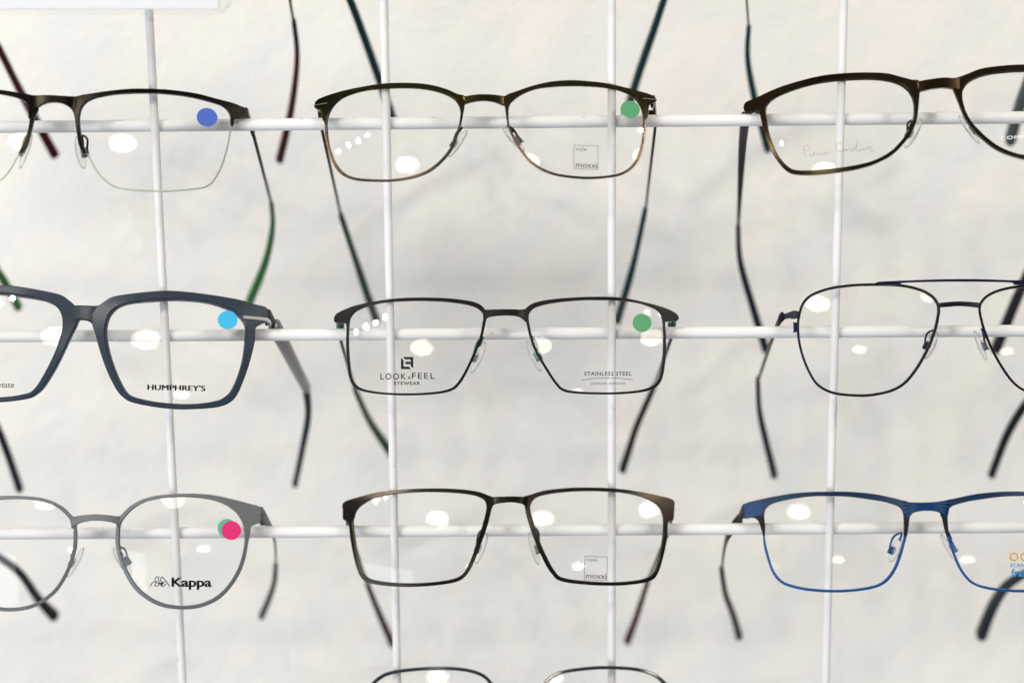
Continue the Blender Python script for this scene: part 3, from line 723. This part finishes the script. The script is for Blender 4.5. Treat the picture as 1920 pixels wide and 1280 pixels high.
G.append(dict(key='B3', label='navy aviator style wire eyeglasses with a double bridge and straight brow bar',
    L=ring_pairs(B3c, 4.3), mats=['navyblack', 'navy'], split2=[(0, 26, 0), (26, 32, 1)], qL=(1535, 570), axis=(zp('Z10', 849, 310), zp('Z10', 816, 860)), tf=0.0006, tb=0.0009, bev=0.0004,
    bridge=pairs(('Z10', [(600, 300, 608, 340), (640, 294, 640, 338), (720, 286, 720, 332), (800, 282, 800, 326), (900, 285, 900, 330), (990, 293, 990, 340), (1022, 298, 1014, 345)])),
    brow=pairs(('Z10', [(5, 108, 8, 117), (40, 93, 60, 122), (150, 88, 190, 124), (240, 84, 248, 116), (290, 82, 290, 101), (600, 71, 600, 92), (820, 68, 820, 91), (1050, 70, 1050, 92), (1310, 79, 1310, 98), (1345, 80, 1340, 118), (1430, 78, 1400, 118), (1560, 84, 1545, 112), (1600, 96, 1600, 106)])),
    EL=zp('Z9', 190, 410), eh=0.0016, ew=0.0007, padmat='navy', hmat='navy', bmat=0,
    pads=[('L', zp('Z9', 1515, 570), zp('Z9', 1400, 835), zp('Z9', 1490, 600)), ('R', zp('Z10', 955, 560), zp('Z10', 1075, 850), zp('Z10', 1055, 590))],
    far_hinge=True,
    tL=T([(1470, 590, .004), (1455, 615, .012), (1421, 714, .075)], [(1421, 710, .074), (1424, 770, .09), (1437, 830, .103), (1452, 890, .118)], 'darkgrey', ('black', 'blueblack'), ah=[.0017, .0015, .0011]),
    tR=T([(2170, 590, .004), (2150, 610, .012), (1990, 700, .075)], [(1992, 700, .074), (1945, 730, .085), (1893, 805, .102), (1859, 890, .118)], 'darkgrey', 'black', tr=[.0012, .0014, .0016, .0017])))
# ---- third row
C1R = pairs(('Z12', [(112, 470, 80, 470), (119, 400, 88, 385), (146, 345, 80, 345), (185, 298, 125, 312), (245, 243, 205, 232), (335, 193, 305, 175), (445, 164, 425, 139), (600, 148, 590, 122), (760, 150, 770, 118), (900, 166, 950, 132),
    (1010, 196, 1130, 170), (1090, 237, 1250, 202), (1150, 287, 1368, 240), (1190, 342, 1372, 310), (1215, 400, 1358, 380), (1226, 450, 1290, 400), (1228, 492, 1274, 480), (1225, 560, 1257, 565), (1205, 670, 1237, 680), (1160, 800, 1190, 815),
    (1080, 930, 1105, 950), (980, 1028, 1000, 1055), (860, 1090, 870, 1118), (740, 1116, 745, 1143), (620, 1117, 617, 1143), (500, 1095, 490, 1122), (390, 1045, 375, 1070), (280, 955, 258, 978), (200, 840, 174, 855), (140, 700, 112, 710), (114, 580, 82, 580)]))
G.append(dict(key='C1', label='round matte grey eyeglasses with overlapping pink and green dot stickers on the lens',
    R=C1R, mats=['grey'], qR=(325, 938), axis=(zp('Z11', 828, 310), zp('Z11', 869, 985)),
    bridge=pairs(('Z11', [(620, 318, 640, 430), (665, 320, 672, 400), (720, 311, 715, 377), (790, 305, 790, 362), (860, 302, 860, 358), (960, 308, 960, 367), (1040, 318, 1030, 388), (1085, 315, 1050, 430)])),
    ER=zp('Z12', 1345, 310), eh=0.0026,
    pads=[('L', zp('Z11', 745, 600), zp('Z11', 600, 860), zp('Z11', 650, 640)), ('R', zp('Z11', 1012, 590), zp('Z11', 1165, 840), zp('Z11', 1060, 640))],
    dots=[('R', 425.7, 989.8, 17.8, 17.8, 0, 'st_green2', 0), ('R', 433.8, 993.9, 18.2, 17.8, 0, 'st_pink', 1)],
    prints=[('R', ['ink', 'inkt'], kappa)],
    tL=T([(-258, 992, .010), (-12, 1038, .08)], [(-14, 1036, .079), (36, 1072, .092), (72, 1122, .106), (102, 1154, .118)], 'grey', 'black', tr=[.0012, .0014, .0017, .0022]),
    tR=T([(508, 990, .010), (516, 1020, .045), (517, 1066, .08)], [(517, 1060, .078), (514, 1092, .092), (503, 1125, .106), (490, 1155, .118)], 'darkgrey', 'black', tr=[.0012, .0012, .0013, .0014])))
C2L = pairs(('ZC', [(188, 362, 162, 364), (194, 330, 133, 345), (206, 296, 131, 298), (236, 263, 136, 248), (300, 227, 230, 215), (400, 202, 350, 187), (520, 190, 510, 172), (650, 187, 650, 168), (780, 193, 790, 172), (880, 207, 900, 186),
    (935, 230, 962, 208), (950, 260, 980, 218), (950, 290, 982, 268), (936, 350, 966, 350), (910, 440, 935, 446), (875, 540, 896, 549), (835, 630, 853, 641), (790, 674, 800, 693), (700, 697, 705, 716), (560, 709, 560, 729),
    (420, 707, 415, 727), (310, 692, 300, 712), (260, 668, 245, 688), (232, 620, 214, 633), (212, 540, 191, 547), (198, 450, 174, 455)]))
C2R = pairs(('ZD', [(989, 362, 1015, 362), (985, 322, 1043, 348), (972, 287, 1047, 290), (945, 256, 1043, 235), (880, 221, 950, 207), (780, 195, 820, 182), (660, 184, 690, 167), (530, 182, 530, 163), (420, 188, 410, 168), (320, 201, 300, 182),
    (257, 221, 225, 205), (229, 255, 188, 217), (226, 290, 193, 265), (241, 350, 213, 355), (276, 460, 252, 468), (330, 578, 307, 590), (365, 638, 349, 655), (410, 677, 400, 697), (540, 697, 538, 717), (700, 704, 700, 723),
    (830, 694, 835, 713), (905, 674, 920, 692), (940, 638, 956, 650), (965, 560, 984, 565), (984, 450, 1007, 455)]))
G.append(dict(key='C2', label='gunmetal rectangular eyeglasses with dark red temple tips and no dot sticker, third row down',
    L=C2L, R=C2R, mats=['gunmetal'], qL=(820, 972), hmat='gunmetal', bridge=[(916, 930, 919, 962), (923, 931, 924, 948), (934, 930.6, 934, 943.5), (957, 929.9, 957, 941.2), (974, 930.2, 974, 943.2), (983, 930.8, 983, 947), (990, 930, 989, 960)],
    EL=zp('ZC', 150, 300), ER=zp('ZD', 1030, 290), eh=0.0030,
    pads=[('L', zp('ZC', 955, 420), zp('ZC', 888, 600), zp('ZC', 925, 430)), ('R', zp('ZD', 222, 418), zp('ZD', 275, 605), zp('ZD', 258, 420))],
    prints=[('R', ['inkg'], moxxi(((1097, 1042), (1139, 1043.8), (1137.6, 1088), (1095.5, 1086.4), (1099.5, 1120, 1051.4), (1098.6, 1136.6, 1083.6))))],
    tL=T([(652, 985, .010), (690, 1097, .082)], [(688, 1092, .08), (705, 1135, .094), (720, 1170, .106), (736, 1206, .118)], 'darkgrey', ('black', 'red')),
    tR=T([(1258, 985, .010), (1213, 1092, .082)], [(1215, 1088, .08), (1202, 1128, .094), (1190, 1165, .106), (1176, 1201, .118)], 'darkgrey', ('black', 'red'))))
C3L = pairs(('Z13', [(538, 540, 522, 540), (541, 440, 500, 460), (533, 370, 472, 390), (533, 320, 420, 362), (552, 270, 347, 360), (602, 230, 342, 236), (700, 200, 500, 185), (850, 171, 760, 135), (1000, 153, 960, 115), (1160, 150, 1160, 110),
    (1350, 156, 1370, 112), (1550, 181, 1580, 130), (1700, 206, 1740, 160), (1820, 240, 1860, 190)]),
    ('Z14', [(280, 292, 345, 228), (303, 340, 375, 340), (309, 400, 362, 400), (312, 480, 352, 490), (310, 580, 336, 580), (296, 650, 317, 650), (263, 760, 284, 770), (210, 900, 232, 912), (140, 1008, 155, 1030), (60, 1074, 68, 1096)]),
    ('Z13', [(1560, 1035, 1565, 1057), (1400, 1059, 1400, 1081), (1200, 1067, 1200, 1090), (1000, 1055, 998, 1078), (850, 1030, 842, 1052), (730, 990, 718, 1010), (660, 930, 642, 945), (610, 840, 591, 850), (570, 710, 549, 716), (546, 610, 527, 615)]))
G.append(dict(key='C3', label='bright blue eyeglasses with ridged dark blue brow line and thin lower rims',
    L=C3L, mats=['darkblue', 'blue', 'satin_black'], split2=[(0, 3, 2), (3, 15, 0), (15, 18, 2), (18, 35, 1)], qL=(1498, 960), axis=(zp('Z14', 568, 330), zp('Z14', 541, 900)),
    bridge=pairs(('Z14', [(290, 212, 330, 420), (350, 225, 372, 372), (410, 230, 405, 340), (470, 231, 470, 322), (550, 230, 545, 317), (640, 224, 640, 324), (700, 216, 700, 348), (760, 205, 728, 385), (800, 195, 745, 430)])),
    EL=zp('Z13', 375, 300), eh=0.0024, padmat='blue', hmat='darkgrey', bridge_ridges=4, ridge_mat=1,
    ridges=[('L', 'Z13', [(350, 245 + 21 * k), (430, 228 + 22 * k), (520, 215 + 24 * k)]) for k in range(6)],
    pads=[('L', zp('Z14', 265, 600), zp('Z14', 165, 850), zp('Z14', 285, 590)), ('R', zp('Z14', 690, 560), zp('Z14', 860, 850), zp('Z14', 775, 560))],
    prints=[('R', ['inky', 'inkb'], scan)],
    tL=T([(1388, 972, .006), (1362, 1010, .02), (1353, 1072, .06)], [(1353, 1066, .057), (1360, 1112, .08), (1374, 1150, .10), (1386, 1192, .118)], 'darkgrey', 'black', ah=[.0024, .002, .0012], tr=[.0012, .0013, .0015, .0018]),
    tR=T([(2095, 985, .006), (1935, 1068, .06)], [(1938, 1066, .058), (1890, 1095, .08), (1862, 1135, .10), (1840, 1188, .118)], 'darkgrey', 'blueblack', tr=[.0013, .0018, .0024, .0029])))
# ---- fourth row: only the top of one pair reaches into the picture
D2Lc = pts('Z15', [(95, 420), (105, 345), (135, 300), (190, 262), (270, 241), (400, 227), (520, 223), (640, 230), (730, 251), (785, 285), (818, 335), (822, 400), (790, 520), (730, 640), (650, 710), (520, 735), (360, 735), (220, 700), (140, 620), (105, 520)])
D2Rc = pts('Z15', [(1845, 420), (1840, 350), (1810, 305), (1745, 256), (1640, 228), (1480, 219), (1350, 226), (1220, 246), (1160, 272), (1125, 310), (1105, 370), (1110, 430), (1145, 540), (1200, 650), (1290, 715), (1430, 735), (1590, 730), (1720, 695), (1800, 620), (1835, 520)])
G.append(dict(key='D2', label='glossy blue black eyeglasses at the bottom edge, only the upper rims in view',
    L=ring_pairs(D2Lc, 6.2), R=ring_pairs(D2Rc, 6.2), mats=['gloss'], qL=(820, 1270), tf=0.0009, tb=0.0011, bev=0.0006,
    bridge=[(921, 1311, 923, 1326), (930, 1309, 931, 1321), (972, 1304, 972, 1316), (1010, 1307, 1010, 1319), (1018, 1310, 1018, 1324)],
    EL=zp('Z15', 98, 370), ER=zp('Z15', 1843, 375), eh=0.0018,
    pads=[('L', (918, 1340), (890, 1392), (912, 1345)), ('R', (1030, 1340), (1060, 1392), (1034, 1345))],
    tL=T([(680, 1325, .010), (712, 1440, .085)], [(712, 1440, .085), (740, 1500, .105), (758, 1550, .118)], 'black', 'black'),
    tR=T([(1262, 1325, .010), (1226, 1440, .085)], [(1226, 1440, .085), (1200, 1500, .105), (1180, 1550, .118)], 'black', 'black')))
# ---- row above the picture: the fronts are out of frame, only their temples hang into it
def shifted(pr, dx, dy): return [(a + dx, b + dy, c + dx, d + dy) for a, b, c, d in pr]
DY = -790
G.append(dict(key='T1', label='eyeglasses above the half-rim pair, seen only by black temple tips with dark red sides',
    L=shifted(B2L, -755, DY + 3), R=shifted(B2R, -755, DY + 3), mats=['satin_black'], bridge=[(150, -208, 153, -184), (156, -207, 158, -191), (190, -208, 190, -196), (221, -207, 223, -191), (230, -208, 231, -184)],
    EL=(-122, -183), ER=(510, -184),
    tL=T([(-128, -172, .008), (-42, 10, .085)], [(-42, 10, .085), (0, 95, .095), (48, 190, .11), (103, 291, .122)], 'black', ('black', 'red'), flip=True),
    tR=T([(514, -172, .008), (551, 44, .085)], [(551, 40, .084), (557, 110, .095), (546, 205, .11), (524, 300, .122)], 'black', ('black', 'red'))))
G.append(dict(key='T2', label='eyeglasses above the olive black pair, seen only by two slanting blue black temple tips',
    L=shifted(B2L, -12, DY), R=shifted(B2R, -12, DY), mats=['satin_black'], bridge=[(893, -211, 896, -187), (899, -210, 901, -194), (933, -211, 933, -199), (964, -210, 966, -194), (973, -211, 974, -187)],
    EL=(621, -186), ER=(1253, -187),
    tL=T([(617, -175, .008), (640, -40, .085)], [(640, -40, .085), (668, 30, .095), (708, 140, .11), (737, 225, .12)], 'black', 'tealblack', tr=[.0013, .0015, .0016, .0017]),
    tR=T([(1259, -175, .008), (1258, -40, .085)], [(1258, -40, .085), (1228, 50, .098), (1197, 140, .11), (1172, 222, .12)], 'black', 'tealblack', tr=[.0013, .0015, .0016, .0017])))
G.append(dict(key='T3', label='eyeglasses above the tilted bronze pair, seen only by teal and grey green temple tips',
    L=shifted(B2L, 755, DY - 6), R=shifted(B2R, 755, DY - 6), mats=['satin_black'], bridge=[(1660, -217, 1663, -193), (1666, -216, 1668, -200), (1700, -217, 1700, -205), (1731, -216, 1733, -200), (1740, -217, 1741, -193)],
    EL=(1388, -192), ER=(2020, -193),
    tL=T([(1386, -181, .008), (1404, 54, .085)], [(1404, 50, .084), (1402, 110, .095), (1415, 185, .107), (1440, 280, .122)], 'teal', ('tealblack', 'tealplastic'), ah=.0009),
    tR=T([(2026, -181, .008), (1960, 50, .085)], [(1960, 50, .085), (1938, 125, .095), (1915, 190, .107), (1894, 262, .122)], 'darkgrey', 'greygreen', tr=[.0014, .002, .0025, .0027])))

for g in G:
    root, origin, sides, front = build(g)
    if g['key'] == 'B1':                                     # silver inlay in the corner of the acetate front
        B = sides['R']['B']; bm = bmesh.new()
        pl = pairs(('Z8', [(1228, 332, 1222, 298), (1300, 338, 1300, 303), (1380, 346, 1375, 312), (1445, 360, 1440, 320), (1475, 400, 1470, 345)]))
        sm = catmull(pl, 3, False)
        I = [B.hit(t[0], t[1]) for t in sm]; O = [B.hit(t[2], t[3]) for t in sm]
        add_band(bm, I, O, [B.n(p) for p in I], 0.0013, 0.001, 0.0002, False)
        obj('corner_inlay', bm, M['silver'], front, origin)

    if g['key'] == 'B3':                                     # closing block of the wire rim
        B = sides['L']['B']; p = B.hit(*zp('Z9', 162, 530)); n = B.n(p); bm = bmesh.new()
        add_box(bm, p - n * 0.0008, Vector((0.0008, 0, 0)), n * 0.0011, n.cross(Vector((1, 0, 0))).normalized() * 0.0019, 0.0003)
        obj('rim_lock', bm, M['navy'], front, origin, sharp=40)
# ------------------------------------------------------------------ acrylic card holder hanging in front of the top left
YS = -0.045
bm = bmesh.new()
def slab(bm, p, y0, y1, r):
    """rounded-corner slab whose lower right corner is in view; p = (left, right, bottom, top) points in world x/z"""
    x0, x1, z0, z1, sl = p; ring = []
    for cx, cz, a0 in ((x1 - r, z0 + r, -90), (x1 - r, z1 - r, 0), (x0 + r, z1 - r, 90), (x0 + r, z0 + r, 180)):
        for k in range(9):
            a = rad(a0 + k * 11.25); ring.append((cx + r * math.cos(a), cz + r * math.sin(a)))
    rings = []
    for y, s in ((y0, 0.0003), (y0 + 0.0003, 0), (y1 - 0.0003, 0), (y1, 0.0003)):
        rings.append([Vector((x + (-s if x > (x0 + x1) / 2 else s), y, z + sl * (x - x1) + (-s if z > (z0 + z1) / 2 else s))) for x, z in ring])
    V = [[bm.verts.new(p) for p in r_] for r_ in rings]; n = len(ring)
    for i in range(3):
        for k in range(n): bm.faces.new((V[i][k], V[i][(k + 1) % n], V[i + 1][(k + 1) % n], V[i + 1][k]))
    bm.faces.new(V[0]); bm.faces.new(V[-1])
c1 = at(431, 27, YS); c2 = at(411, 18, YS + 0.002)
HOLD = thing('card_holder', 'clear acrylic holder with blank white card at the top left corner', 'card holder', (c1.x - 0.06, YS, c1.z))
slab(bm, (c1.x - 0.16, c1.x, c1.z, c1.z + 0.075, -0.008), YS, YS + 0.005, 0.006)
obj('acrylic_sleeve', bm, M['acrylic'], HOLD, HOLD.location.copy(), sharp=30)
bm = bmesh.new(); slab(bm, (c1.x - 0.155, c2.x, c2.z, c1.z + 0.072, -0.008), YS + 0.002, YS + 0.003, 0.0006)
obj('white_card', bm, M['paper'], HOLD, HOLD.location.copy(), sharp=30)
bm = bmesh.new()
for dx in (-0.03, -0.12):
    x = c1.x + dx; z = c1.z + 0.06
    bm = bmesh.new()
    add_tube(bm, [Vector((x, YS + 0.006, z)), Vector((x, -0.02, z + 0.002)), Vector((x, -0.002, z + 0.004)), Vector((x, 0.004, z)), Vector((x, 0.0035, z - 0.004))], 0.0012, up=Vector((1, 0, 0)))
    obj('hook', bm, M['acrylic'], HOLD, HOLD.location.copy())
